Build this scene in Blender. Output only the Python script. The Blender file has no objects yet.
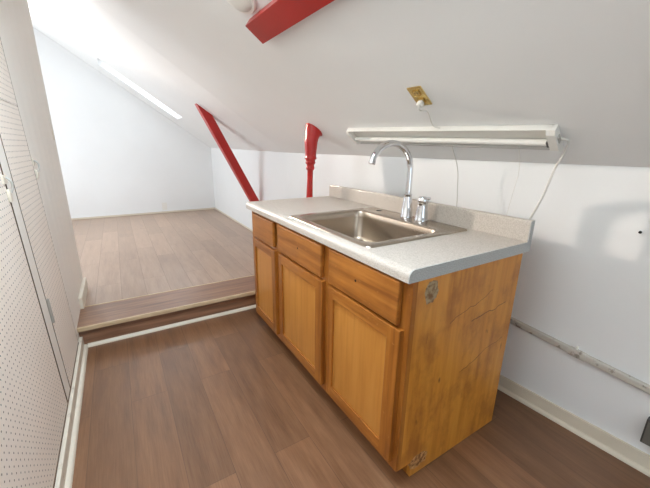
import bpy, bmesh, math, random
from mathutils import Vector, Matrix
random.seed(7)
COL = bpy.context.scene.collection
V = Vector

# ------------------------------------------------------------------ materials
def s2l(c):
    return tuple(((v/255)/12.92 if v/255 <= .04045 else ((v/255+.055)/1.055)**2.4) for v in c) + (1,)

class NT:
    def __init__(s, name):
        s.m = bpy.data.materials.new(name); s.m.use_nodes = True
        s.t = s.m.node_tree; s.b = s.t.nodes['Principled BSDF']
    def n(s, typ, **kw):
        nd = s.t.nodes.new(typ)
        for k, v in kw.items():
            if k in nd.inputs.keys() and not hasattr(nd, k): nd.inputs[k].default_value = v
            else: setattr(nd, k, v)
        return nd
    def l(s, a, b): s.t.links.new(a, b)
    def val(s, **kw):
        for k, v in kw.items(): s.b.inputs[k.replace('_', ' ')].default_value = v
    def math(s, op, a, b=None, c=None):
        nd = s.t.nodes.new('ShaderNodeMath'); nd.operation = op
        for i, x in enumerate((a, b, c)):
            if x is None: continue
            if isinstance(x, (int, float)): nd.inputs[i].default_value = x
            else: s.l(x, nd.inputs[i])
        return nd.outputs[0]
    def coord(s, scale=(1, 1, 1), rot=(0, 0, 0), loc=(0, 0, 0), world=True):
        if world:
            tc = s.t.nodes.new('ShaderNodeNewGeometry').outputs['Position']
        else:
            tc = s.t.nodes.new('ShaderNodeTexCoord').outputs['Object']
        mp = s.t.nodes.new('ShaderNodeMapping')
        mp.inputs['Scale'].default_value = scale; mp.inputs['Rotation'].default_value = rot; mp.inputs['Location'].default_value = loc
        s.l(tc, mp.inputs['Vector']); return mp.outputs['Vector']
    def noise(s, vec, scale, detail=4, rough=.55):
        nd = s.t.nodes.new('ShaderNodeTexNoise'); nd.inputs['Scale'].default_value = scale
        nd.inputs['Detail'].default_value = detail; nd.inputs['Roughness'].default_value = rough
        s.l(vec, nd.inputs['Vector']); return nd.outputs['Fac']
    def ramp(s, fac, stops, interp='LINEAR'):
        nd = s.t.nodes.new('ShaderNodeValToRGB'); cr = nd.color_ramp; cr.interpolation = interp
        while len(cr.elements) < len(stops): cr.elements.new(.5)
        for e, (p, c) in zip(cr.elements, stops):
            e.position = p; e.color = c if len(c) == 4 else s2l(c)
        s.l(fac, nd.inputs['Fac']); return nd.outputs['Color']
    def mix(s, fac, a, b, mode='MIX'):
        nd = s.t.nodes.new('ShaderNodeMix'); nd.data_type = 'RGBA'; nd.blend_type = mode
        for sock, x in ((nd.inputs['Factor'], fac), (nd.inputs['A'], a), (nd.inputs['B'], b)):
            pass
        f_, a_, b_ = nd.inputs[0], nd.inputs[6], nd.inputs[7]
        for sock, x in ((f_, fac), (a_, a), (b_, b)):
            if isinstance(x, (int, float)): sock.default_value = x
            elif isinstance(x, tuple): sock.default_value = x if len(x) == 4 else s2l(x)
            else: s.l(x, sock)
        return nd.outputs[2]
    def bump(s, h, strength=.2, dist=.002):
        nd = s.t.nodes.new('ShaderNodeBump'); nd.inputs['Strength'].default_value = strength; nd.inputs['Distance'].default_value = dist
        s.l(h, nd.inputs['Height']); s.l(nd.outputs['Normal'], s.b.inputs['Normal'])

def paint(name, rgb, rough=.5, var=.03, bump=.08, scale=30, metal=0):
    k = NT(name); v = k.coord()
    f = k.noise(v, 3.0, 5)
    c = s2l(rgb); d = tuple(x*(1-var*2) for x in c[:3]) + (1,)
    k.l(k.ramp(f, [(.3, d), (.7, c)]), k.b.inputs['Base Color'])
    k.val(Roughness=rough, Metallic=metal)
    if bump: k.bump(k.noise(v, scale, 3), bump, .002)
    return k.m

M = {}
M['wall'] = paint('white_wall_paint', (230, 231, 231), .5, .012, .12, 25)
M['ceiling'] = paint('white_ceiling_paint', (229, 229, 228), .42, .012, .12, 18)
M['trim'] = paint('cream_trim_paint', (214, 204, 186), .4, .05, .06)
M['closet'] = paint('grey_white_closet_paint', (224, 218, 208), .45, .02, .06)
M['plastic'] = paint('white_plastic', (228, 226, 220), .3, .01, 0)
M['cord'] = paint('white_cord_vinyl', (208, 206, 200), .4, .01, 0)
M['hinge'] = paint('worn_painted_hinge', (152, 146, 136), .45, .06, 0)
M['gap_shade'] = paint('dark_gap_shade', (98, 76, 56), .8, .1, 0)  # brown that stands in for the darkness of the closet door gaps
M['hole'] = paint('dark_hole', (24, 18, 14), .9, 0, 0)
M['dark_metal'] = paint('dark_grey_metal', (72, 72, 70), .5, .05, .05, 60, .3)
M['plate_grey'] = paint('dull_grey_plate', (104, 101, 94), .5, .03, 0)
M['grey_plastic'] = paint('grey_plastic', (188, 186, 180), .4, .02, 0)

def metal(name, rgb, rough, aniso=False):
    k = NT(name); k.val(Metallic=1.0, Roughness=rough)
    k.b.inputs['Base Color'].default_value = s2l(rgb)
    if aniso:
        v = k.coord((4, 160, 160))
        f = k.noise(v, 3, 4)
        k.l(k.ramp(f, [(.3, (.22, .22, .22, 1)), (.7, (.36, .36, .36, 1))]), k.b.inputs['Roughness'])
    return k.m
M['steel'] = metal('brushed_stainless_steel', (184, 172, 158), .27)
M['chrome'] = metal('polished_chrome', (215, 215, 217), .09)
M['brass'] = metal('polished_brass', (214, 188, 124), .25)

def red():
    k = NT('red_gloss_paint'); v = k.coord()
    f = k.noise(v, 6, 4)
    base = k.ramp(f, [(.3, (168, 22, 16)), (.7, (186, 30, 22))])
    chip = k.ramp(k.noise(v, 42, 3, .6), [(.70, (0, 0, 0, 1)), (.74, (1, 1, 1, 1))])
    k.l(k.mix(chip, base, (206, 120, 105)), k.b.inputs['Base Color'])
    k.val(Roughness=.33); k.bump(k.noise(v, 60, 3), .12, .002)
    return k.m
M['red'] = red()

def redbox():
    k = NT('red_satin_paint'); v = k.coord()
    k.l(k.ramp(k.noise(v, 5, 4), [(.3, (150, 24, 20)), (.7, (164, 30, 24))]), k.b.inputs['Base Color'])
    k.val(Roughness=.34); return k.m
M['redbox'] = redbox()

def floor_mat(name='brown_vinyl_plank', stops=((92, 61, 38), (121, 83, 55), (133, 94, 64), (145, 106, 75)), lo=.70, dk=(80, 52, 36)):
    k = NT(name)
    v = k.coord(rot=(0, 0, math.radians(90)))
    br = k.n('ShaderNodeTexBrick'); k.l(v, br.inputs['Vector'])
    br.offset = .37; br.offset_frequency = 2
    br.inputs['Color1'].default_value = (.0, .0, .0, 1); br.inputs['Color2'].default_value = (1, 1, 1, 1)
    br.inputs['Mortar'].default_value = (.5, .5, .5, 1)
    br.inputs['Scale'].default_value = 1; br.inputs['Mortar Size'].default_value = .0012
    br.inputs['Mortar Smooth'].default_value = .2; br.inputs['Bias'].default_value = 0
    br.inputs['Brick Width'].default_value = .92; br.inputs['Row Height'].default_value = .152
    tone = k.n('ShaderNodeSeparateColor'); k.l(br.outputs['Color'], tone.inputs[0])
    g = k.coord((15, 1.7, 1))
    off = k.n('ShaderNodeVectorMath'); off.operation = 'MULTIPLY_ADD'
    k.l(br.outputs['Color'], off.inputs[0]); off.inputs[1].default_value = (13, 7, 3); k.l(g, off.inputs[2])
    grain = k.noise(off.outputs[0], 1.6, 7, .62)
    fine = k.noise(k.coord((240, 8, 1)), 1.0, 3, .6)
    col = k.ramp(grain, list(zip((.2, .45, .62, .82), stops)))
    col = k.mix(.10, col, k.ramp(fine, [(.35, (80, 52, 36)), (.65, (190, 150, 120))]))
    ton = k.ramp(tone.outputs[0], [(0, (lo, lo, lo, 1)), (.5, (.5+lo/2, .5+lo/2, .5+lo/2, 1)), (1, (1, 1, 1, 1))])
    col = k.mix(1.0, col, ton, 'MULTIPLY')
    col = k.mix(k.math('MULTIPLY', br.outputs['Fac'], .6), col, (60, 42, 30))
    k.l(col, k.b.inputs['Base Color'])
    rr = k.ramp(grain, [(.3, (.30, .30, .30, 1)), (.7, (.42, .42, .42, 1))]); k.l(rr, k.b.inputs['Roughness'])
    k.b.inputs['Specular IOR Level'].default_value = .6
    k.bump(fine, .05, .001)
    return k.m
M['floor'] = floor_mat()
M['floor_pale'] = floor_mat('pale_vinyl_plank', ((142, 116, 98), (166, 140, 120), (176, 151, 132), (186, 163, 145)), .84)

def plank_x():      # a single plank with the grain along x (step tread and riser)
    k = NT('brown_plank_step'); g = k.coord((1.6, 26, 26))
    grain = k.noise(g, 1.6, 7, .62)
    k.l(k.ramp(grain, [(.22, (88, 60, 42)), (.45, (124, 88, 64)), (.62, (142, 104, 78)), (.8, (158, 121, 94))]), k.b.inputs['Base Color'])
    k.val(Roughness=.36); k.b.inputs['Specular IOR Level'].default_value = .7; return k.m
M['plank'] = plank_x()

def wood(name, dark, mid, light, axis='z', wear=0.0, rough=.36):
    k = NT(name)
    sc = {'z': (38, 38, 2.2), 'y': (38, 2.2, 38)}[axis]
    gr = k.noise(k.coord(sc), 1.0, 6, .6)
    big = k.noise(k.coord((2.5, 2.5, 1.6)), 1.6, 4, .6)
    col = k.ramp(gr, [(.25, dark), (.5, mid), (.75, light)])
    col = k.mix(k.math('MULTIPLY', k.ramp(big, [(.35, (1, 1, 1, 1)), (.6, (0, 0, 0, 1))]), .35), col, dark)
    dr = k.ramp(k.noise(k.coord(tuple(x*.55 for x in sc), loc=(3, 5, 7)), 1.3, 4, .65), [(.55, (0, 0, 0, 1)), (.78, (1, 1, 1, 1))])
    col = k.mix(k.math('MULTIPLY', dr, .4 if wear else .15), col, tuple(int(c*.62) for c in dark))
    if wear:
        w = k.ramp(k.noise(k.coord((1, 1, 1)), 55, 4, .6), [(.66, (0, 0, 0, 1)), (.72, (1, 1, 1, 1))])
        col = k.mix(k.math('MULTIPLY', w, wear), col, (206, 150, 92))
    k.l(col, k.b.inputs['Base Color']); k.val(Roughness=rough); k.b.inputs['Specular IOR Level'].default_value = .35
    k.bump(gr, .10, .001)
    return k.m
M['oak_v'] = wood('orange_wood_vertical', (116, 64, 20), (160, 98, 36), (180, 118, 50), 'z', .35)
M['oak_h'] = wood('orange_wood_horizontal', (120, 68, 22), (164, 102, 40), (184, 122, 54), 'y', .35)
M['oak_panel'] = wood('pale_orange_panel', (172, 112, 46), (188, 128, 58), (196, 138, 68), 'z', 0)

def side_wood():
    k = NT('stained_side_panel')
    gr = k.noise(k.coord((30, 30, 2.0)), 1.0, 6, .6)
    col = k.ramp(gr, [(.25, (166, 102, 30)), (.5, (196, 130, 46)), (.75, (208, 146, 58))])
    blot = k.ramp(k.noise(k.coord((1.6, 1, 1.1)), 5.5, 5, .6), [(.36, (1, 1, 1, 1)), (.52, (0, 0, 0, 1))])
    col = k.mix(k.math('MULTIPLY', blot, .48), col, (122, 62, 20))
    # small dark knocks
    kn = k.ramp(k.noise(k.coord((3.2, 1, 1.2), loc=(.3, 0, .7)), 7.5, 3, .5), [(.69, (0, 0, 0, 1)), (.76, (1, 1, 1, 1))])
    col = k.mix(k.math('MULTIPLY', kn, .7), col, (70, 34, 10))
    # shallow cracks running across the sheet, rising to the back
    x = k.n('ShaderNodeNewGeometry'); sp = k.n('ShaderNodeSeparateXYZ'); k.l(x.outputs['Position'], sp.inputs[0])
    wob = k.noise(k.coord(), 9, 3)
    def crack(x0, x1, z0, slope, wdt, col):
        zc = k.math('ADD', k.math('MULTIPLY_ADD', sp.outputs['X'], slope, z0 - slope*x0), k.math('MULTIPLY_ADD', wob, .05, -.025))
        d = k.math('ABSOLUTE', k.math('SUBTRACT', sp.outputs['Z'], zc))
        m = k.math('LESS_THAN', d, wdt)
        m = k.math('MULTIPLY', m, k.math('GREATER_THAN', sp.outputs['X'], x0))
        m = k.math('MULTIPLY', m, k.math('LESS_THAN', sp.outputs['X'], x1))
        return k.mix(k.math('MULTIPLY', m, .75), col, (74, 38, 12))
    col = crack(-.30, -.10, .56, .10, .0018, col)
    col = crack(-.42, -.20, .585, .30, .0014, col)
    col = crack(-.33, -.08, .36, .28, .0012, col)
    # torn glue patch near the top front corner and the chipped bottom corner
    def patch(cx, cz, rx, rz, col, c1, c2):
        dx = k.math('DIVIDE', k.math('SUBTRACT', sp.outputs['X'], cx), rx)
        dz = k.math('DIVIDE', k.math('SUBTRACT', sp.outputs['Z'], cz), rz)
        r2 = k.math('ADD', k.math('POWER', k.math('ABSOLUTE', dx), 3), k.math('POWER', k.math('ABSOLUTE', dz), 3))
        nz = k.noise(k.coord(), 38, 4, .65)
        msk = k.math('LESS_THAN', k.math('ADD', r2, k.math('MULTIPLY_ADD', nz, 2.2, -1.1)), .8)
        cc = k.ramp(k.noise(k.coord(), 70, 4, .6), [(.38, c1), (.62, c2)])
        return k.mix(msk, col, cc)
    col = patch(-.528, .718, .030, .040, col, (112, 76, 36), (158, 140, 108))
    col = patch(-.50, .055, .045, .03, col, (110, 62, 24), (206, 160, 108))
    k.l(col, k.b.inputs['Base Color']); k.val(Roughness=.38)
    return k.m
M['side'] = side_wood()

def laminate():
    k = NT('speckled_laminate'); v = k.coord()
    a = k.noise(v, 260, 2, .5); b = k.noise(v, 520, 2, .5)
    col = k.ramp(a, [(.36, (172, 163, 152)), (.5, (190, 181, 171)), (.66, (198, 190, 181))])
    sp_ = k.ramp(b, [(.62, (0, 0, 0, 1)), (.68, (1, 1, 1, 1))])
    col = k.mix(k.math('MULTIPLY', sp_, .3), col, (146, 134, 122))
    k.l(col, k.b.inputs['Base Color']); k.val(Roughness=.4)
    return k.m
M['laminate'] = laminate()

def shaded_edge_lam():
    k = NT('shaded_laminate_edge'); v = k.coord()  # end-face laminate with its cool shade put into the colour
    a = k.noise(v, 300, 2, .5)
    k.l(k.ramp(a, [(.36, (150, 152, 150)), (.64, (182, 184, 182))]), k.b.inputs['Base Color']); k.val(Roughness=.35)
    return k.m
M['edge'] = shaded_edge_lam()

def pegboard():
    k = NT('painted_pegboard')
    g = k.n('ShaderNodeNewGeometry'); sp = k.n('ShaderNodeSeparateXYZ'); k.l(g.outputs['Position'], sp.inputs[0])
    P = .0218
    fy = k.math('SUBTRACT', k.math('FRACT', k.math('DIVIDE', sp.outputs['Y'], P)), .5)
    fz = k.math('SUBTRACT', k.math('FRACT', k.math('DIVIDE', sp.outputs['Z'], P)), .5)
    r2 = k.math('ADD', k.math('MULTIPLY', fy, fy), k.math('MULTIPLY', fz, fz))
    msk = k.math('LESS_THAN', r2, .125**2)
    base = k.ramp(k.noise(k.coord(), 3, 5), [(.3, (224, 213, 200)), (.7, (231, 221, 209))])
    k.l(k.mix(msk, base, (66, 58, 52)), k.b.inputs['Base Color']); k.val(Roughness=.5)
    return k.m
M['peg'] = pegboard()

def conduit_mat():
    k = NT('chipped_white_metal_strip'); v = k.coord()
    f = k.ramp(k.noise(v, 34, 5, .65), [(.57, (0, 0, 0, 1)), (.64, (1, 1, 1, 1))])
    k.l(k.mix(k.math('MULTIPLY', f, .7), (192, 186, 176), (112, 98, 84)), k.b.inputs['Base Color']); k.val(Roughness=.45)
    k.bump(k.noise(v, 40, 4), .3, .003); return k.m
M['conduit'] = conduit_mat()

def scuffed_trim():
    k = NT('scuffed_trim_paint'); v = k.coord()
    f = k.ramp(k.noise(v, 26, 5, .65), [(.56, (0, 0, 0, 1)), (.68, (1, 1, 1, 1))])
    k.l(k.mix(k.math('MULTIPLY', f, .55), (208, 198, 181), (140, 118, 92)), k.b.inputs['Base Color']); k.val(Roughness=.45); return k.m
M['scuffed'] = scuffed_trim()

def nosing():
    k = NT('pale_nosing_strip'); v = k.coord((6, 60, 60))
    k.l(k.ramp(k.noise(v, 2, 5), [(.3, (176, 150, 116)), (.7, (206, 184, 152))]), k.b.inputs['Base Color']); k.val(Roughness=.4); return k.m
M['nosing'] = nosing()

def glass():
    k = NT('skylight_glass')
    t = k.t; out = t.nodes['Material Output']
    tr = t.nodes.new('ShaderNodeBsdfTransparent'); gl = t.nodes.new('ShaderNodeBsdfGlossy'); gl.inputs['Roughness'].default_value = .02
    mx = t.nodes.new('ShaderNodeMixShader'); mx.inputs[0].default_value = .06
    t.links.new(tr.outputs[0], mx.inputs[1]); t.links.new(gl.outputs[0], mx.inputs[2]); t.links.new(mx.outputs[0], out.inputs['Surface'])
    return k.m
M['glass'] = glass()
def acrylic():
    k = NT('clear_acrylic'); k.val(Roughness=.1, Transmission_Weight=.85, IOR=1.2)
    k.b.inputs['Base Color'].default_value = s2l((240, 240, 238)); return k.m
M['acrylic'] = acrylic()

# ------------------------------------------------------------------ mesh helpers
class B:
    def __init__(s): s.bm = bmesh.new(); s.smooth = set()
    def box(s, a, b, bev=0.0, seg=2):
        x0, x1 = sorted((a[0], b[0])); y0, y1 = sorted((a[1], b[1])); z0, z1 = sorted((a[2], b[2]))
        vs = [s.bm.verts.new(p) for p in ((x0,y0,z0),(x1,y0,z0),(x1,y1,z0),(x0,y1,z0),(x0,y0,z1),(x1,y0,z1),(x1,y1,z1),(x0,y1,z1))]
        return s._hex(vs, bev, seg)
    def hexa(s, pts, bev=0.0, seg=2):      # bottom 4 counter-clockwise, top 4
        return s._hex([s.bm.verts.new(p) for p in pts], bev, seg)
    def _hex(s, vs, bev, seg):
        fs = [s.bm.faces.new([vs[i] for i in q]) for q in ((3,2,1,0),(4,5,6,7),(0,1,5,4),(1,2,6,5),(2,3,7,6),(3,0,4,7))]
        if bev:
            es = list({e for f in fs for e in f.edges})
            bmesh.ops.bevel(s.bm, geom=es, offset=bev, segments=seg, profile=.5, affect='EDGES')
        return s
    def obox(s, o, ax, ay, az, a, b, bev=0.0, seg=2):   # box in a local frame
        o, ax, ay, az = V(o), V(ax), V(ay), V(az)
        P = lambda x, y, z: o + ax*x + ay*y + az*z
        x0, x1 = sorted((a[0], b[0])); y0, y1 = sorted((a[1], b[1])); z0, z1 = sorted((a[2], b[2]))
        return s.hexa([P(x0,y0,z0),P(x1,y0,z0),P(x1,y1,z0),P(x0,y1,z0),P(x0,y0,z1),P(x1,y0,z1),P(x1,y1,z1),P(x0,y1,z1)], bev, seg)
    def prism(s, poly, d):                 # polygon of 3D points swept by vector d
        d = V(d); a = [s.bm.verts.new(p) for p in poly]; b = [s.bm.verts.new(V(p)+d) for p in poly]
        n = len(a); s.bm.faces.new(list(reversed(a))); s.bm.faces.new(b)
        for i in range(n): s.bm.faces.new([a[i], a[(i+1)%n], b[(i+1)%n], b[i]])
        return s
    def loops(s, L, cap0=True, cap1=True):
        R = [[s.bm.verts.new(p) for p in l] for l in L]
        n = len(R[0])
        for a, b in zip(R, R[1:]):
            for i in range(n): s.bm.faces.new([a[i], a[(i+1)%n], b[(i+1)%n], b[i]])
        if cap0: s.bm.faces.new(list(reversed(R[0])))
        if cap1: s.bm.faces.new(R[-1])
        return s
    def lathe(s, base, axis, prof, seg=32, cap0=True, cap1=True):   # prof = [(radius, height)]
        base, axis = V(base), V(axis).normalized()
        t = axis.orthogonal().normalized(); b = axis.cross(t)
        return s.loops([[base + axis*h + (t*math.cos(2*math.pi*i/seg) + b*math.sin(2*math.pi*i/seg))*r for i in range(seg)] for r, h in prof], cap0, cap1)
    def tube(s, pts, r, seg=12, smooth=6, cap=True):
        pts = [V(p) for p in pts]
        if smooth and len(pts) > 2:
            q = []
            P = [pts[0]*2-pts[1]] + pts + [pts[-1]*2-pts[-2]]
            for i in range(1, len(P)-2):
                for k in range(smooth):
                    t = k/smooth; a, b, c, d = P[i-1], P[i], P[i+1], P[i+2]
                    q.append(.5*((2*b)+(c-a)*t+(2*a-5*b+4*c-d)*t*t+(3*b-a-3*c+d)*t**3))
            q.append(pts[-1]); pts = q
        rs = r if callable(r) else (lambda u: r)
        T = (pts[1]-pts[0]).normalized(); N = T.orthogonal().normalized(); L = []
        for i, p in enumerate(pts):
            T2 = (pts[min(i+1, len(pts)-1)] - pts[max(i-1, 0)]).normalized()
            N = (N - T2*N.dot(T2)).normalized(); Bv = T2.cross(N)
            rr = rs(i/(len(pts)-1))
            L.append([p + (N*math.cos(2*math.pi*k/seg)+Bv*math.sin(2*math.pi*k/seg))*rr for k in range(seg)])
        return s.loops(L, cap, cap)

def obj(name, b, mat, parent=None, smooth=False, angle=35, origin=None):
    bm = b.bm
    bmesh.ops.recalc_face_normals(bm, faces=bm.faces)
    if parent is not None:
        off = wloc(parent); 
        if origin is not None: off = V(origin)
    elif origin is not None: off = V(origin)
    else:
        xs = [v.co for v in bm.verts]
        off = V(((min(p.x for p in xs)+max(p.x for p in xs))/2, (min(p.y for p in xs)+max(p.y for p in xs))/2, min(p.z for p in xs)))
    bmesh.ops.translate(bm, verts=bm.verts, vec=-off)
    me = bpy.data.meshes.new(name); 
    if smooth:
        for f in bm.faces: f.smooth = True
        for e in bm.edges:
            if len(e.link_faces) == 2 and e.calc_face_angle(0) > math.radians(angle): e.smooth = False
    bm.to_mesh(me); bm.free()
    o = bpy.data.objects.new(name, me); COL.objects.link(o)
    me.materials.append(mat if not isinstance(mat, str) else M[mat])
    if parent is not None:
        o.parent = parent; o.location = off - wloc(parent)
    else: o.location = off
    return o
def wloc(o):
    l = V(o.location)
    while o.parent: o = o.parent; l += V(o.location)
    return l
def empty(name, loc):
    o = bpy.data.objects.new(name, None); COL.objects.link(o); o.location = loc; o.empty_display_size = .05; return o
def tag(o, label, cat, group=None):
    o['label'] = label; o['category'] = cat
    if group: o['group'] = group
    return o
def struct(o, label=None, cat=None):
    o['kind'] = 'structure'
    if label: o['label'] = label
    if cat: o['category'] = cat
    return o

# ------------------------------------------------------------------ room geometry
H = .806                    # worktop height
HS = .1334                  # height of the raised floor
YB = 5.035                  # back wall
XK = .047                   # right wall in the raised room
YJ = 2.24                   # the right wall bends here
def xw(y): return .207 - .0715*y if y < YJ else XK
def zw(y): return 1.085 + .0022*y if y < YJ else 1.09 + .0104*(y-YJ)
def zc(x, y): return zw(y) + .694*(xw(y)-x)
NA = V((-.0713, .9975, .0022)); NU = V((.819, .060, -.571)); NN = V((-.570, -.039, -.821))   # along the knee wall, down the slope, out of the slope
YF = -2.5                   # behind the camera
XL, XFL = -2.55, -3.1       # where the slope ends / left wall of the raised room

# floors
struct(obj('floor', B().box((-1.75, YF, -.06), (.5, 1.60, 0)), 'floor'), 'brown wood plank floor in front of the sink cabinet', 'floor')
struct(obj('floor_raised', B().box((XFL, 1.79, .0), (.10, YB+.1, HS-.003)), 'floor_pale'), 'washed-out wood plank floor of the raised area', 'floor')

# right wall (two straight stretches) and knee height
b = B()
for y0, y1 in ((YF, YJ), (YJ, YB+.15)):
    x0, x1 = xw(y0), xw(min(y1, YB)); z0, z1 = zw(y0)+.06, zw(min(y1, YB))+.06
    b.hexa([(x0,y0,-.06),(x0+.12,y0,-.06),(x1+.12,y1,-.06),(x1,y1,-.06),(x0,y0,z0),(x0+.12,y0,z0),(x1+.12,y1,z1),(x1,y1,z1)])
struct(obj('wall_right', b, 'wall'), 'low white knee wall under the sloped ceiling', 'wall')

# ceiling: sloped sheets with an opening for the skylight, then a flat strip at the left
SK2 = (-1.42, -.84, -.28, .64)  # opening for an added, unseen skylight that brings fill light
SKY = (-1.30, -.49, 4.11, 4.50)
b = B(); TH = .09
def sheet(x0, x1, y0, y1, x1f=None):
    xa1 = x1 if x1 is not None else None
    p = []
    for dz in (0, TH):
        for (x, y) in ((x0, y0), ((xw(y0) if x1 is None else x1), y0), ((xw(y1-1e-6) if x1 is None else x1), y1), (x0, y1)):
            yy = min(y, YJ-1e-6) if y1 <= YJ else max(y, YJ)
            p.append((x, y, zc(x, yy)+dz))
    b.hexa(p)
sheet(XL, None, YF, SK2[2]); sheet(XL, None, SK2[3], YJ)
sheet(XL, SK2[0], SK2[2], SK2[3]); sheet(SK2[1], None, SK2[2], SK2[3])
sheet(XL, None, YJ, SKY[2]); sheet(XL, None, SKY[3], YB+.1)
sheet(XL, SKY[0], SKY[2], SKY[3]); sheet(SKY[1], None, SKY[2], SKY[3])
zt = zc(XL, 4)
b.box((XFL-.1, YJ-.2, zt+.0), (XL, YB+.1, zt+TH))
struct(obj('ceiling', b, 'ceiling'), 'white sloped attic ceiling', 'ceiling')

# skylight (window_1): lining, frame and pane
def cp(x, y, d=0): return V((x, y, zc(x, y))) - V(NN)*d
def skylight(name, S, label):
    w1 = struct(empty(name, cp((S[0]+S[1])/2, (S[2]+S[3])/2)), label, 'skylight')
    for (xa, xb, ya, yb) in ((S[0]-.03, S[1]+.03, S[2]-.03, S[2]), (S[0]-.03, S[1]+.03, S[3], S[3]+.03), (S[0]-.03, S[0], S[2], S[3]), (S[1], S[1]+.03, S[2], S[3])):
        obj('window_frame', B().hexa([cp(xa,ya,.06),cp(xb,ya,.06),cp(xb,yb,.06),cp(xa,yb,.06),cp(xa,ya,.14),cp(xb,ya,.14),cp(xb,yb,.14),cp(xa,yb,.14)]), 'plastic', w1)
    obj('window_pane', B().hexa([cp(x,y,d) for d in (.10,.106) for (x,y) in ((S[0],S[2]),(S[1],S[2]),(S[1],S[3]),(S[0],S[3]))]), 'glass', w1)
skylight('window_1', SKY, 'long bright skylight in the sloped ceiling by the end wall')
skylight('added_window_4', SK2, 'added skylight out of view over the near end of the room, for fill light')

# back wall with a high window hidden behind the closet partition
WB = (-2.72, -2.14, 1.88, 2.42)
b = B(); y0, y1 = YB, YB+.40
for (xa, xb, za, zb) in ((XFL-.1, WB[0], 0, 3.2), (WB[0], WB[1], 0, WB[2]), (WB[0], WB[1], WB[3], 2.9), (WB[1], .2, 0, 0)):
    if zb > za: b.box((xa, y0, za), (xb, y1, zb))
zq = lambda x: zc(x, YB)+.03
b.prism([(WB[1], y0, 0), (.15, y0, 0), (.15, y0, zq(.15)), (WB[1], y0, zq(WB[1]))], (0, y1-y0, 0))
struct(obj('wall_back', b, 'wall'), 'white end wall of the raised area', 'wall')
w2 = struct(empty('window_2', (-2.43, YB+.33, WB[2])), 'small window high in the end wall', 'window')
for (xa, xb, za, zb) in ((WB[0], WB[1], WB[2], WB[2]+.03), (WB[0], WB[1], WB[3]-.03, WB[3]), (WB[0], WB[0]+.03, WB[2]+.03, WB[3]-.03), (WB[1]-.03, WB[1], WB[2]+.03, WB[3]-.03)):
    obj('window_frame', B().box((xa, YB+.33, za), (xb, YB+.37, zb)), 'plastic', w2)
obj('window_pane', B().box((WB[0]+.03, YB+.348, WB[2]+.03), (WB[1]-.03, YB+.352, WB[3]-.03)), 'glass', w2)

# left: closet partition (its face leans back a touch beside the doors) and the raised room's own left wall
def xp(z): return -1.59 - .027*z          # face of the closet front
DEP = .034
YA0, YA1, YBD0, YBD1, YE = -1.15, .943, 1.063, 1.478, 2.20
DZ0, DZ1 = .08, 1.86
b = B()
ztp = lambda x, y: zc(x, y)+.04
def wl(ya, yb, xa0, xa1, xb0, xb1, z0, z1a, z1b):   # slab between two vertical sections
    T = -.10
    b.hexa([(xa0+T,ya,z0),(xa0,ya,z0),(xb0,yb,z0),(xb0+T,yb,z0),(xa1+T,ya,z1a),(xa1,ya,z1a),(xb1,yb,z1b),(xb1+T,yb,z1b)])
zA = 2.30
rec = -DEP
# recessed backing behind the doors, stiles and head in front of it
wl(YF, YBD1+.03, xp(0)+rec, xp(zA)+rec, xp(0)+rec, xp(zA)+rec, 0, zA, zA)
def face(ya, yb, z0, z1):
    b.hexa([(xp(z0)+rec,ya,z0),(xp(z0),ya,z0),(xp(z0),yb,z0),(xp(z0)+rec,yb,z0),(xp(z1)+rec,ya,z1),(xp(z1),ya,z1),(xp(z1),yb,z1),(xp(z1)+rec,yb,z1)])
face(YF, YA0-.005, 0, zA); face(YA1+.020, YBD0-.014, 0, zA)
face(YA0-.005, YA1+.020, DZ1+.004, zA); face(YBD0-.014, YBD1+.009, DZ1+.004, zA)
face(YA0-.005, YA1+.020, 0, DZ0-.008); face(YBD0-.014, YBD1+.009, 0, DZ0-.008)
# plain end panel, twisting to plumb at its free end
n = 6
for i in range(n):
    ya = YBD1+.009 + (YE-YBD1-.009)*i/n; yb = YBD1+.009 + (YE-YBD1-.009)*(i+1)/n
    fa, fb = i/n, (i+1)/n
    xt = lambda f: xp(zA)*(1-f) + (-1.593)*f
    xb_ = lambda f: xp(0)*(1-f) + (-1.593)*f
    wl(ya, yb, xb_(fa), xt(fa), xb_(fb), xt(fb), 0, zA, zA)
wlf = struct(obj('wall_left', b, 'closet'), 'grey-white closet front along the left side', 'wall')
# dark brown strips added in the closet door gaps to paint their shade
def gap_strip(y, z0, z1):
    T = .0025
    obj('gap_shade_strip', B().hexa([(xp(z0)+rec+.002,y-T,z0),(xp(z0)-.0004,y-T,z0),(xp(z0)-.0004,y,z0),(xp(z0)+rec+.002,y,z0),(xp(z1)+rec+.002,y-T,z1),(xp(z1)-.0004,y-T,z1),(xp(z1)-.0004,y,z1),(xp(z1)+rec+.002,y,z1)]), 'gap_shade', wlf)
T_ = .0025
obj('gap_shade_strip', B().box((xp(.07)-.004, YF, .0702), (xp(.07)+.0015, YBD1, DZ0-.0005)), 'gap_shade', wlf)  # dark strip painting the shade of the gap under the doors
gap_strip(YA1+.020, DZ0, DZ1); gap_strip(YBD1+.009, DZ0, DZ1)
b = B().box((XFL, YE-.12, 0), (-1.70, YE-.02, 2.95))
WS = (2.75, 4.35, .85, 1.95)  # opening for an added side window, unseen, to brighten the raised room
for (ya, yb, za, zb) in ((YE-.12, WS[0], 0, 3.1), (WS[1], YB+.1, 0, 3.1), (WS[0], WS[1], 0, WS[2]), (WS[0], WS[1], WS[3], 3.1)): b.box((XFL-.1, ya, za), (XFL, yb, zb))
struct(obj('wall_left_raised_room', b, 'wall'), 'white left wall of the raised area', 'wall')

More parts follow.
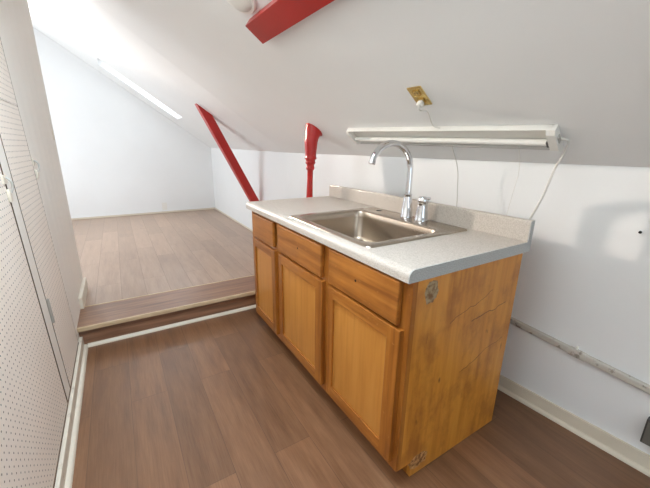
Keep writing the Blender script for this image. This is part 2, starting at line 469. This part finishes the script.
w5 = struct(empty('added_window_3', (XFL-.05, (WS[0]+WS[1])/2, WS[2])), 'added unseen window in the left wall, lighting the raised area', 'window')
for (ya, yb, za, zb) in ((WS[0], WS[1], WS[2], WS[2]+.03), (WS[0], WS[1], WS[3]-.03, WS[3]), (WS[0], WS[0]+.03, WS[2]+.03, WS[3]-.03), (WS[1]-.03, WS[1], WS[2]+.03, WS[3]-.03)):
    obj('window_frame', B().box((XFL-.08, ya, za), (XFL-.04, yb, zb)), 'plastic', w5)
obj('window_pane', B().box((XFL-.062, WS[0]+.03, WS[2]+.03), (XFL-.058, WS[1]-.03, WS[3]-.03)), 'glass', w5)

def closet_door(name, ya, yb, zsplit, label):
    d = struct(empty(name, (xp(0), (ya+yb)/2, DZ0)), label, 'door')
    t = .013
    def slab(y0, y1, z0, z1):
        return B().hexa([(xp(z0)-t,y0,z0),(xp(z0),y0,z0),(xp(z0),y1,z0),(xp(z0)-t,y1,z0),(xp(z1)-t,y0,z1),(xp(z1),y0,z1),(xp(z1),y1,z1),(xp(z1)-t,y1,z1)])
    obj('pegboard_panel', slab(ya, yb, DZ0, zsplit-.0015), 'peg', d)
    obj('pegboard_panel', slab(ya, yb, zsplit+.0015, DZ1), 'peg', d)
    return d
def hasp(door, y, z, s=1.0):
    # slide latch: a plate on each side of the gap, a knuckle and a drop staple
    x = xp(z)
    h = obj('hasp', B().box((x-.002, y-.022*s, z+.012*s), (x+.004, y+.020*s, z+.042*s), .0015), 'trim', door)
    b = B().box((x, y-.016*s, z-.050*s), (x+.010, y+.012*s, z-.006*s), .004)
    obj('hasp_plate', b, 'trim', h, True)
    b = B().tube([(x+.006, y-.012*s, z+.036*s), (x+.018, y-.006*s, z+.020*s), (x+.016, y, z-.004*s), (x+.010, y+.001, z-.018*s)], .0036*s, 10)
    obj('hasp_loop', b, 'grey_plastic', h, True)
    return h
d1 = closet_door('door_1', YA0, YA1, 1.285, 'near white pegboard closet door at the left edge')
hasp(d1, .945, .985, 1.0)
d2 = closet_door('door_2', YBD0, YBD1, 1.292, 'narrow white pegboard closet door beside the plain end panel')
hasp(d2, 1.505, 1.02, 1.0)
obj('gap_shade_strip', B().hexa([(xp(DZ0)-.013,YBD0-.0025,DZ0),(xp(DZ0)-.0004,YBD0-.0025,DZ0),(xp(DZ0)-.0004,YBD0,DZ0),(xp(DZ0)-.013,YBD0,DZ0),(xp(DZ1)-.013,YBD0-.0025,DZ1),(xp(DZ1)-.0004,YBD0-.0025,DZ1),(xp(DZ1)-.0004,YBD0,DZ1),(xp(DZ1)-.013,YBD0,DZ1)]), 'gap_shade', d2)  # dark strip painting the shade of the hinge-side gap
b = B(); x = xp(.46)
b.lathe((x+.004, YBD0-.002, .405), (-.027, 0, 1), [(.0065, 0), (.0065, .108)], 12)
obj('hinge', b, 'hinge', d2, True)

# hook latch on the end panel
k = tag(empty('door_latch', (-1.60, 2.16, 1.18)), 'small white latch on the free edge of the plain closet panel', 'latch')
obj('latch_plate', B().box((-1.618, 2.10, 1.215), (-1.594, 2.17, 1.285), .002), 'closet', k)
obj('latch_bolt', B().box((-1.614, 2.125, 1.155), (-1.590, 2.15, 1.215), .004), 'trim', k)

# baseboards
def qround(b, p0, p1, r, into, seg=5):
    # quarter round between two floor points, into = horizontal unit vector pointing away from the wall
    p0, p1, into = V(p0), V(p1), V(into)
    prof = [V((0,0,0))] + [into*(r*math.cos(a*math.pi/2/seg)) + V((0,0,1))*(r*math.sin(a*math.pi/2/seg)) for a in range(seg+1)]
    b.loops([[p0+q for q in prof], [p1+q for q in prof]])
b = B()
b.box((xp(0)-.004, YF, 0), (-1.577, 1.553, .070), .003)
struct(o := obj('baseboard_left', b, 'scuffed'), 'scuffed white baseboard under the closet doors', 'baseboard')
b = B(); qround(b, (-1.577, YF, 0), (-1.577, 1.553, 0), .017, (1, 0, 0)); obj('shoe_moulding', b, 'trim', o, True)
b = B().box((-1.594, 1.80, HS-.003), (-1.574, YE, HS+.075), .003)
struct(obj('baseboard_raised_left', b, 'trim'), 'short white baseboard at the foot of the plain closet panel', 'baseboard')
# right: board and shoe follow the slanted wall
ang = V((-.0713, .9975, 0)); inn = V((-.9975, -.0713, 0))
pw = lambda y: V((xw(y), y, 0))
b = B(); p0, p1 = pw(YF), pw(1.53)
b.hexa([p0, p0+inn*.014, p1+inn*.014, p1, p0+V((0,0,.066)), p0+inn*.010+V((0,0,.066)), p1+inn*.010+V((0,0,.066)), p1+V((0,0,.066))])
struct(o := obj('baseboard_right', b, 'trim'), 'white baseboard along the low right wall', 'baseboard')
b = B(); qround(b, p0+inn*.013, p1+inn*.013, .015, inn); obj('shoe_moulding', b, 'trim', o, True)
b = B().box((-1.95, YB-.012, HS-.003), (XK, YB, HS+.022), .003)
struct(obj('baseboard_back', b, 'trim'), 'thin white strip at the foot of the end wall', 'baseboard')
b = B().box((XK-.010, 1.85, HS-.003), (XK+.02, YB, HS+.018), .003)
struct(obj('baseboard_raised_right', b, 'trim'), 'thin white strip at the foot of the right wall on the raised floor', 'baseboard')

# step up to the raised floor
SA = -.0114
yr = lambda x: 1.536 + SA*x
def along(x0, x1, d0, d1, z0, z1, bev=0):
    return B().hexa([(x0,yr(x0)+d0,z0),(x1,yr(x1)+d0,z0),(x1,yr(x1)+d1,z0),(x0,yr(x0)+d1,z0),(x0,yr(x0)+d0,z1),(x1,yr(x1)+d0,z1),(x1,yr(x1)+d1,z1),(x0,yr(x0)+d1,z1)], bev)
st = struct(empty('step', (-.7, 1.55, 0)), 'wooden step with a pale nosing up to the raised floor', 'step')
XS0, XS1 = -1.595, .093
obj('tread', along(XS0, XS1, -.017, .268, HS-.022, HS+.002), 'plank', st)
obj('riser', along(-1.62, XS1, 0, .02, 0, HS-.022), 'plank', st)
obj('nosing', along(XS0, XS1, -.028, -.015, HS-.022, HS+.004, .003), 'nosing', st, True)
obj('edge_strip', along(XS0, XS1, .268, .280, HS-.01, HS+.004, .002), 'nosing', st, True)
b = B(); qround(b, (-1.562, yr(-1.562), 0), (XS1, yr(XS1), 0), .018, (0, -1, 0)); obj('shoe_moulding', b, 'trim', st, True)

# wall behind the camera with an added, unseen window for fill light
WF = (-1.55, -.55, .35, 1.55)
b = B()
b.box((-1.75, YF-.12, -.06), (WF[0], YF, 2.4)); b.box((WF[0], YF-.12, -.06), (WF[1], YF, WF[2])); b.box((WF[0], YF-.12, WF[3]), (WF[1], YF, 2.4))
b.prism([(WF[1], YF, -.06), (.5, YF, -.06), (.5, YF, 1.18), (WF[1], YF, 1.85)], (0, -.12, 0))
struct(obj('wall_front', b, 'wall'), 'white wall opposite the raised area', 'wall')
w3 = struct(empty('added_window_5', ((WF[0]+WF[1])/2, YF-.06, WF[2])), 'added window in the wall opposite the raised area, for fill light', 'window')
b = B()
for (xa, xb, za, zb) in ((WF[0], WF[1], WF[2], WF[2]+.03), (WF[0], WF[1], WF[3]-.03, WF[3]), (WF[0], WF[0]+.03, WF[2]+.03, WF[3]-.03), (WF[1]-.03, WF[1], WF[2]+.03, WF[3]-.03)):
    b.box((xa, YF-.08, za), (xb, YF-.04, zb))
obj('window_frame', b, 'plastic', w3)
obj('window_pane', B().box((WF[0]+.03, YF-.062, WF[2]+.03), (WF[1]-.03, YF-.058, WF[3]-.03)), 'glass', w3)

# ------------------------------------------------------------------ sink cabinet
CT = .767                   # underside of the worktop
cab = tag(empty('sink_cabinet', (-.32, .67, 0)), 'orange wooden sink base cabinet with three doors and a stained side panel', 'cabinet')
YC0, YC1 = .003, 1.342
def side_poly(y):
    return [(-.537, y, 0), (-.040, y, 0), (-.040, y, CT), (-.590, y, CT), (-.590, y, .066), (-.537, y, .066)]
obj('side_panel', B().prism(side_poly(YC0), (0, .016, 0)), 'side', cab)
obj('side_panel', B().prism(side_poly(YC1-.016), (0, .016, 0)), 'side', cab)
obj('back_panel', B().box((-.050, YC0+.016, 0), (-.040, YC1-.016, CT)), 'oak_panel', cab)
obj('floor_panel', B().box((-.590, YC0+.016, .066), (-.050, YC1-.016, .08)), 'oak_panel', cab)
obj('toe_kick', B().box((-.537, YC0+.016, 0), (-.523, YC1-.016, .066)), 'oak_h', cab)
def grid_frame(ys, zs, holes, xf, xb, bev, stile_cols):
    # one connected board lattice in the y-z plane; stiles carry the first material, rails the second
    b = B(); bm = b.bm; vs = {}
    def vv(i, k):
        if (i, k) not in vs: vs[i, k] = bm.verts.new((xf, ys[i], zs[k]))
        return vs[i, k]
    fs = []
    for i in range(len(ys)-1):
        for k in range(len(zs)-1):
            if (i, k) in holes: continue
            f = bm.faces.new([vv(i,k), vv(i,k+1), vv(i+1,k+1), vv(i+1,k)]); f.material_index = 0 if i in stile_cols else 1; fs.append(f)
    r = bmesh.ops.extrude_face_region(bm, geom=fs)
    nv = [g for g in r['geom'] if isinstance(g, bmesh.types.BMVert)]
    bmesh.ops.translate(bm, verts=nv, vec=(xb-xf, 0, 0))
    bm.faces.ensure_lookup_table()
    if bev:
        es = [e for e in bm.edges if len(e.link_faces) == 2 and all(abs(v.co.x-xf) < 1e-6 for v in e.verts) and any(abs(f.normal.x) < .5 for f in e.link_faces)]
        bm.normal_update()
        es = [e for e in bm.edges if len(e.link_faces) == 2 and all(abs(v.co.x-xf) < 1e-6 for v in e.verts) and e.calc_face_angle(0) > .5]
        bmesh.ops.bevel(bm, geom=es, offset=bev, segments=2, profile=.5, affect='EDGES')
    return b
ys_ = [YC0, .055, .405, .492, .892, .972, 1.270, YC1]; zs_ = [.066, .118, .585, .628, .735, CT]
ff = obj('face_frame', grid_frame(ys_, zs_, {(i, k) for i in (1, 3, 5) for k in (1, 3)}, -.610, -.590, .0012, (0, 2, 4, 6)), 'oak_v', cab)
ff.data.materials.append(M['oak_h'])
XD = -.629
def door(y0, y1, z0, z1, w=.056, wf=.036):
    h = .048
    d = obj('door', grid_frame([y0, y0+w, y1-wf, y1], [z0, z0+h, z1-h, z1], {(1, 1)}, XD, -.610, .0025, (0, 2)), 'oak_v', cab)
    d.data.materials.append(M['oak_h'])
    obj('door_panel', B().box((XD+.008, y0+w-.004, z0+h-.004), (XD+.013, y1-wf+.004, z1-h+.004)), 'oak_panel', d)
    return d
door(.960, 1.292, .100, .600, .046, .036); door(.472, .908, .100, .602); door(.022, .424, .102, .604)
def drawer(y0, y1, z0, z1, hole=None):
    d = obj('drawer_front', B().box((XD, y0, z0), (-.610, y1, z1), .004, 2), 'oak_h', cab, False)
    if hole: obj('knob_hole', B().lathe((XD+.002, hole[0], hole[1]), (-1, 0, 0), [(.0045, 0), (.0045, .0026)], 16), 'hole', d)
    return d
drawer(.975, 1.290, .617, .752); drawer(.484, .917, .615, .754, (.688, .690)); drawer(.040, .424, .615, .758, (.248, .688))

# ------------------------------------------------------------------ worktop
LC = 1.378
top = tag(empty('countertop', (-.32, .69, CT)), 'pale speckled laminate countertop with backsplash on the wooden cabinet', 'countertop')
SX0, SX1, SY0, SY1 = -.575, -.070, .250, .830           # cut-out below the sink rim
R_ = .022
prof = [(-.632, CT), (SX0, CT), (SX0, H)] + [(-.632+R_-R_*math.sin(a), H-R_+R_*math.cos(a)) for a in [i*math.pi/2/6 for i in range(7)]]
EB = .004
b = B()
b.prism([(x, EB, z) for x, z in prof], (0, LC-EB, 0))
b.box((SX0, EB, CT), (SX1, SY0, H)); b.box((SX0, SY1, CT), (SX1, LC, H)); b.box((SX1, EB, CT), (0, LC, H))
obj('worktop', b, 'laminate', top, True, 25)
bsp = [(-.022, H-.002), (0, H-.002), (0, H+.080), (-.016, H+.080), (-.0205, H+.0775), (-.022, H+.073)]
b = B().prism([(x, EB, z) for x, z in bsp], (0, LC-EB, 0))
obj('backsplash', b, 'laminate', top)
b = B().prism([(x, 0, z) for x, z in [(0, CT), (0, H)] + [(-.632+R_-R_*math.sin(a), H-R_+R_*math.cos(a)) for a in [i*math.pi/2/6 for i in range(7)]] + [(-.632, CT)]], (0, EB, 0))
b.prism([(x, 0, z) for x, z in bsp], (0, EB, 0))
obj('edge_band', b, 'edge', top)

# ------------------------------------------------------------------ sink
def rrect(x0, x1, y0, y1, r, z, n=6):
    L = []
    for cx, cy, a0 in ((x1-r, y1-r, 0), (x0+r, y1-r, 90), (x0+r, y0+r, 180), (x1-r, y0+r, 270)):
        for i in range(n+1):
            a = math.radians(a0 + 90*i/n); L.append((cx+r*math.cos(a), cy+r*math.sin(a), z))
    return L
sk = tag(empty('kitchen_sink', (-.323, .54, H)), 'square stainless steel drop-in sink set in the speckled countertop', 'sink')
rim = H
b = B()
ox0, ox1, oy0, oy1 = -.598, -.050, .224, .852
ix0, ix1, iy0, iy1 = -.560, -.182, .272, .808
b.loops([rrect(ox0, ox1, oy0, oy1, .028, rim+.0005), rrect(ox0+.002, ox1-.002, oy0+.002, oy1-.002, .027, rim+.004),
         rrect(ox0+.007, ox1-.007, oy0+.007, oy1-.007, .024, rim+.0058),
         rrect(ix0-.012, ix1+.012, iy0-.012, iy1+.012, .055, rim+.0052), rrect(ix0-.004, ix1+.004, iy0-.004, iy1+.004, .05, rim+.003),
         rrect(ix0, ix1, iy0, iy1, .046, rim-.004), rrect(ix0+.003, ix1-.003, iy0+.003, iy1-.003, .045, rim-.03),
         rrect(ix0+.010, ix1-.010, iy0+.010, iy1-.010, .045, rim-.135), rrect(ix0+.018, ix1-.018, iy0+.018, iy1-.018, .045, rim-.152),
         rrect(ix0+.035, ix1-.035, iy0+.035, iy1-.035, .045, rim-.160), rrect(-.43, -.33, .49, .59, .0499, rim-.164)], False, True)
obj('basin', b, 'steel', sk, True, 50)
obj('drain_strainer', B().lathe((-.38, .54, rim-.1645), (0, 0, 1), [(.043, 0), (.043, .004), (.036, .005), (.030, .002), (.012, .002), (.008, .009), (.004, .010)], 28), 'chrome', sk, True)
obj('tap_hole', B().lathe((-.108, .740, rim+.0045), (0, 0, 1), [(.0165, 0), (.0165, .0012)], 20), 'hole', sk)

# ------------------------------------------------------------------ faucet
FX, FY, FZ = -.098, .548, rim+.0052
fa = tag(empty('faucet', (FX, FY, FZ)), 'tall chrome gooseneck faucet on the back of the steel sink', 'faucet')
obj('faucet_base', B().lathe((FX, FY, FZ), (0, 0, 1), [(.0305, 0), (.0305, .006), (.0270, .012), (.0270, .045), (.0255, .048), (.0255, .052), (.0240, .06), (.0200, .095), (.0185, .105), (.0195, .107), (.0195, .112), (.0150, .116)], 32), 'chrome', fa, True)
pts = [(FX, FY, FZ+.10), (FX, FY, FZ+.17)]
cz, rr = FZ+.224, .122
for i in range(0, 17):
    a = math.radians(152*i/16); pts.append((FX - rr + rr*math.cos(a), FY, cz + rr*math.sin(a)))
pts.append((pts[-1][0]-.006, FY, pts[-1][2]-.022))
obj('spout', B().tube(pts, .0145, 18, 3), 'chrome', fa, True)
e = V(pts[-1]); obj('aerator', B().lathe(e+V((.003, 0, .012)), (-.27, 0, -1), [(.0148, 0), (.0155, .003), (.0155, .014), (.0135, .016)], 20), 'chrome', fa, True)
SXp, SYp = -.098, .452
sh = obj('handle', B().lathe((SXp, SYp, FZ), (0, 0, 1), [(.0310, 0), (.0310, .005), (.0285, .010), (.0270, .035), (.0235, .060), (.0215, .078), (.0225, .082)], 28), 'chrome', fa, True)
b = B().lathe((SXp, SYp, FZ+.082), (.06, -.16, 1), [(.0225, 0), (.0250, .005), (.0250, .020), (.0200, .028), (.008, .031)], 28)
obj('handle_cap', b, 'chrome', sh, True)
b = B().tube([(SXp+.002, SYp-.008, FZ+.100), (SXp+.006, SYp-.024, FZ+.105), (SXp+.008, SYp-.034, FZ+.107)], lambda u: .008-.002*u, 12)
obj('lever', b, 'chrome', sh, True)

# ------------------------------------------------------------------ strip light on the slope above the sink
P0, P1 = V((.012, -.008, 0)), V((-.100, 1.062, 0))
P0.z, P1.z = zc(P0.x, P0.y), zc(P1.x, P1.y)
ax = (P1-P0).normalized(); LL = (P1-P0).length
nn = (NN - ax*NN.dot(ax)).normalized(); uu = nn.cross(ax).normalized()
if uu.x < 0: uu = -uu
fl = tag(empty('strip_light', (P0+P1)/2 + uu*.05), 'long white fluorescent strip light mounted on the slope above the sink', 'light fixture')
Wd, Dp_ = .122, .030
b = B().obox(P0, ax, uu, nn, (.012, 0, 0), (LL-.012, Wd, .004))
b.obox(P0, ax, uu, nn, (.012, 0, 0), (LL-.012, .005, .024), .001)
obj('housing', b, 'plastic', fl)
ecp = [(0, 0), (Wd, 0), (Wd, .020), (.100, .038), (.014, .036), (0, .026)]
for s0, s1 in ((0, .028), (LL-.016, LL)):
    ec = obj('end_cap', B().prism([P0+ax*s0+uu*a+nn*c for a, c in ecp], ax*(s1-s0)), 'plastic', fl)
    if s0 == 0:
        obj('end_socket', B().obox(P0, ax, uu, nn, (-.004, .036, .010), (.001, .072, .028), .003), 'grey_plastic', ec)
        obj('lamp_holder', B().obox(P0, ax, uu, nn, (.028, .064, .004), (.040, .092, .032), .003), 'dark_metal', ec)
obj('lamp_tube', B().tube([P0+ax*.036+uu*.078+nn*.018, P0+ax*(LL-.02)+uu*.078+nn*.018], .0125, 16, 0), 'plastic', fl, True)
obj('diffuser_lip', B().obox(P0, ax, uu, nn, (.012, Wd-.004, .004), (LL-.012, Wd, .020), .001), 'acrylic', fl)

# brass outlet on the slope, its plug and the cord to the light
OC = V((-.194, .436, 0)); OC.z = zc(OC.x, OC.y)
ou = tag(empty('ceiling_outlet', OC), 'brass duplex outlet plate on the sloped ceiling above the strip light', 'outlet')
ofr = lambda a, c, b_=0: (a, c, b_)
obj('cover_plate', B().obox(OC, NA, NU, NN, (-.035, -.052, 0), (.035, .052, .006), .003), 'brass', ou)
for du in (-.022, .022):
    so = obj('socket', B().obox(OC, NA, NU, NN, (-.016, du-.014, .006), (.016, du+.014, .009), .004), 'brass', ou, True)
    for da in (-.006, .006): obj('slot', B().obox(OC, NA, NU, NN, (da-.001, du-.004, .0088), (da+.001, du+.004, .0094)), 'hole', so)
pc = tag(empty('power_cord', OC+NU*.022+NN*.01), 'short white cord plugged into the brass ceiling outlet', 'cord')
pp = OC + NU*.024 + NN*.0095
obj('plug', B().obox(pp, NA, NU, NN, (-.012, -.011, 0), (.012, .011, .024), .005), 'plastic', pc, True)
fo = P0 + ax*.455 + uu*(-.001) + nn*.010
obj('cord', B().tube([pp+NN*.022, pp+NN*.030+NU*.006, pp+NN*.026+NU*.022+NA*.004, pp+NU*.050+NN*.010-NA*.008, fo-NU*.022+NN*.002+NA*.025, fo], .0028, 10), 'cord', pc, True)

# cord from the near end of the light down behind the backsplash
wq = lambda y, z, off=.006: V((xw(y)-off, y, z))
e0 = P0 - ax*.0085 + uu*.050 + nn*.019
tag(obj('appliance_cord', B().tube([e0, e0-ax*.014+uu*.006+nn*.002, e0-ax*.018+uu*.024, V((.098, -.004, 1.115)), V((.098, .013, 1.072)), V((.090, .032, .969)), V((.078, .055, .880)), V((.070, .075, .80)), V((.07, .09, .62)), V((.07, .09, .40))], .0042, 10), 'cord', None, True),
    'white cord looping from the near end of the strip light to behind the backsplash', 'cord')
c0 = P0 + ax*.452 + uu*(Wd-.004) + nn*.004
tag(obj('pull_cord', B().tube([c0, V((.100, .436, 1.05)), V((.098, .420, .95)), V((.095, .410, .86)), V((.09, .405, .70))], .0018, 8), 'grey_plastic', None, True),
    'thin grey cord hanging from the middle of the strip light', 'cord')
c1 = P0 + ax*.150 + uu*(Wd-.004) + nn*.008
tag(obj('string', B().tube([c1, V((.110, .150, 1.05)), V((.105, .157, .96)), V((.10, .165, .86)), V((.09, .17, .70))], .0009, 6), 'cord', None, True),
    'very thin white string hanging near the end of the strip light', 'string')

# ------------------------------------------------------------------ red timbers
# brace against the right wall, rising to the slope
YBr = 2.87
dB = V((.456, 0, -.890)); pB = V((-.574, 0, 1.540)); wB = V((.890, 0, .456))*.079
def bpt(s, w): return pB + dB*s + wB*w
def to_x(w, x): s = (x - (pB+wB*w).x)/dB.x; return bpt(s, w)
def to_c(w):
    q = pB + wB*w; s = 0
    for _ in range(40):
        r = q + dB*s; s += (r.z - (zc(r.x, YBr+.03)+.004))*.5
    return q + dB*s
poly = [to_c(0), to_c(1), to_x(1, XK-.001), to_x(0, XK-.001)]
poly = [V((p.x, YBr, p.z)) for p in poly]
tag(obj('timber_brace', B().prism(poly, (0, .085, 0)), 'red'), 'red slanting timber brace between the ceiling and the low right wall', 'brace')
# turned post
po = tag(empty('turned_post', (-.185, 1.42, 0)), 'red turned wooden post beside the far end of the countertop', 'post')
a0 = V((-.185, 1.42, 0)); a1 = V((-.146, 1.42, 1.22)); ad = (a1-a0).normalized()
prof_ = [(0,.016), (.02,.018), (.10,.017), (.55,.0195), (.80,.0225), (.93,.0195), (.985,.0205), (.990,.0275), (1.000,.0295), (1.010,.0265), (1.022,.0250), (1.030,.0325), (1.038,.0350), (1.046,.0315), (1.056,.0330), (1.061,.0400), (1.067,.0410), (1.074,.0375), (1.09,.0375), (1.13,.0415), (1.17,.0445)]
def ring(c, r, sg=28, k=1.0): return [c + V((math.cos(2*math.pi*i/sg)*r, math.sin(2*math.pi*i/sg)*r*k, 0)) for i in range(sg)]
def axis_at(z): return a0 + (a1-a0)*(z/1.22)
obj('post_shaft', B().loops([ring(axis_at(z), r) for z, r in prof_]), 'red', po, True, 60)
hl = [ring(axis_at(1.17), .0445), ring(axis_at(1.195)+V((.004,0,0)), .047), ring(axis_at(1.215)+V((.012,0,0)), .0505)]
t_ = ring(axis_at(1.235)+V((.020,0,0)), .056)
for p in t_: p.x -= .004; p.y -= .008; p.z = zc(p.x, p.y) - .003
hl.append(t_); t2 = [p.copy() for p in t_]
c_ = sum(t2, V((0,0,0)))/len(t2)
for p in t2: p.x = c_.x+(p.x-c_.x)*.97; p.y = c_.y+(p.y-c_.y)*.97; p.z = zc(p.x, p.y)+.001
hl.append(t2)
obj('post_head', B().loops(hl), 'red', po, True, 60)
# boxed red rail on the upper slope
O = V((.207, 0, 1.085))
ab = (NA+NU*.025).normalized(); ub = ab.cross(NN).normalized(); ub = ub if ub.dot(NU) > 0 else -ub
b = B().obox(O+NA*1.044+NU*-.922, ab, ub, NN, (-3.3, -.099, 0), (0, 0, .040), .002)
tag(obj('timber_rail', b, 'redbox'), 'flat red boxed timber fixed along the upper slope', 'timber')
# round white fitting beside it
dc = O + NA*.966 + NU*(-1.120)
dl = tag(empty('ceiling_light', dc), 'round white ceiling fixture beside the red boxed timber', 'ceiling light')
obj('base_ring', B().lathe(dc, NN, [(.088, 0), (.088, .010), (.082, .018), (.072, .018)], 48), 'plastic', dl, True)
obj('shade', B().lathe(dc, NN, [(.071, .010), (.071, .020), (.062, .030), (.045, .037), (.024, .041), (.004, .042)], 48), 'plastic', dl, True)

# ------------------------------------------------------------------ right wall fittings
def wp(y, z, off): return pw(y) + inn*off + V((0, 0, z))
rw = tag(empty('wire_raceway', wp(-.4, .30, .012)), 'chipped white raceway sloping along the low right wall', 'raceway')
zr = lambda y: .3595 + .1035*y
def strip(y0, y1, off, h, t):
    b = B()
    b.hexa([wp(y0,zr(y0)-h,-.001),wp(y1,zr(y1)-h,-.001),wp(y1,zr(y1)-h,t),wp(y0,zr(y0)-h,t),wp(y0,zr(y0)+h,-.001),wp(y1,zr(y1)+h,-.001),wp(y1,zr(y1)+h,t),wp(y0,zr(y0)+h,t)], .004, 3)
    return b
obj('channel', strip(-1.9, .35, 0, .0135, .020), 'conduit', rw, True)
obj('coupling', strip(-.185, -.125, 0, .0155, .0225), 'conduit', rw, True)
obj('clip', B().obox(wp(-.150, zr(-.150)+.014, 0), ang, inn, (0, 0, 1), (-.004, 0, 0), (.004, .012, .014), .002), 'plastic', rw)
wo = tag(empty('wall_outlet_box', wp(-.435, .118, 0)), 'dark grey metal outlet box low on the right wall', 'outlet box')
obj('box_body', B().obox(wp(-.435, .118, 0), ang, inn, (0, 0, 1), (-.039, -.001, 0), (.039, .030, .098), .003), 'dark_metal', wo)
obj('cover_plate', B().obox(wp(-.435, .118, .030), ang, inn, (0, 0, 1), (-.034, 0, .004), (.034, .003, .094), .001), 'plate_grey', wo)
tag(obj('nail', B().lathe(wp(-.238, .868, -.002), inn, [(.0035, 0), (.0035, .006), (.005, .007), (.005, .009)], 10), 'hole'), 'small dark nail in the bare white wall right of the countertop', 'nail')
bo = tag(empty('wall_outlet', (-.72, YB, HS+.06)), 'faint white outlet plate low on the end wall', 'outlet')
obj('cover_plate', B().box((-.755, YB-.006, HS+.04), (-.685, YB+.001, HS+.155), .002), 'plastic', bo)
for z in (.075, .120): obj('socket', B().box((-.734, YB-.008, HS+z-.013), (-.706, YB-.005, HS+z+.013), .003), 'plastic', bo)

# ------------------------------------------------------------------ light
def area(name, loc, target, sx, sy, power, col, spread=180):
    l = bpy.data.lights.new(name, 'AREA'); l.shape = 'RECTANGLE'; l.size = sx; l.size_y = sy; l.energy = power; l.color = col; l.spread = math.radians(spread)
    o = bpy.data.objects.new(name, l); COL.objects.link(o); o.location = loc
    o.rotation_euler = (V(target)-V(loc)).to_track_quat('-Z', 'Y').to_euler(); return o
area('daylight_low_sky', (-2.43, YB+.42, 2.22), (.15, .1, .90), .09, .09, 3.8, (1.0, .86, .75), 26)
area('daylight_high_window', ((WB[0]+WB[1])/2, YB+.42, (WB[2]+WB[3])/2), (-.9, 1.0, .2), .5, .5, 8, (1.0, .95, .88), 90)
sc_ = cp(-.895, 4.305, .20)
area('daylight_skylight', sc_, sc_+NN+V((.12, -.38, 0)), .34, .76, 11, (.80, .91, 1.0), 125)
sc2 = cp((SK2[0]+SK2[1])/2, (SK2[2]+SK2[3])/2, .18)
area('fill_near_skylight', sc2, sc2+NN, .54, .88, 50, (.74, .88, 1.0))  # fill lamp at the added skylight
area('fill_near_window', ((WF[0]+WF[1])/2, YF-.16, 1.0), (-.9, 2, .8), .95, 1.15, 7.5, (.67, .86, 1.0))  # fill lamp at the added window behind the camera

area('fill_side_window', (XFL-.16, (WS[0]+WS[1])/2, (WS[2]+WS[3])/2), (0, 3.4, 1.2), WS[1]-WS[0]-.06, WS[3]-WS[2]-.06, 35, (.87, .94, 1.0))  # fill lamp at the added side window
w = bpy.data.worlds.new('sky'); bpy.context.scene.world = w; w.use_nodes = True
bg = w.node_tree.nodes['Background']; bg.inputs['Color'].default_value = (.80, .90, 1.0, 1); bg.inputs['Strength'].default_value = 1.6

# ------------------------------------------------------------------ camera
cam = bpy.data.cameras.new('camera'); co = bpy.data.objects.new('camera', cam); COL.objects.link(co)
yaw, pitch, roll = (math.radians(a) for a in (-32.0042, -15.8968, .8616))
fw = V((-math.sin(yaw)*math.cos(pitch), math.cos(yaw)*math.cos(pitch), math.sin(pitch)))
rt = V((math.cos(yaw), math.sin(yaw), 0)); up = rt.cross(fw)
r2 = rt*math.cos(roll) + up*math.sin(roll); u2 = -rt*math.sin(roll) + up*math.cos(roll)
m = Matrix((( r2.x, u2.x, -fw.x), (r2.y, u2.y, -fw.y), (r2.z, u2.z, -fw.z))).to_4x4()
m.translation = V((-1.2874, -.6033, 1.129)); co.matrix_world = m
cam.sensor_fit = 'HORIZONTAL'; cam.sensor_width = 36; cam.lens = 330.14/650*36
cam.shift_x = (325-325.28)/650; cam.shift_y = (242.75-244)/650; cam.clip_start = .02
sc = bpy.context.scene; sc.camera = co
sc.view_settings.view_transform = 'Standard'; sc.view_settings.look = 'None'; sc.view_settings.gamma = 1; sc.view_settings.exposure = 0.48
sc.view_settings.use_curve_mapping = False
sc.cycles.max_bounces = 12; sc.cycles.diffuse_bounces = 8; sc.cycles.glossy_bounces = 4; sc.cycles.use_denoising = True
sc.cycles.sample_clamp_indirect = 6
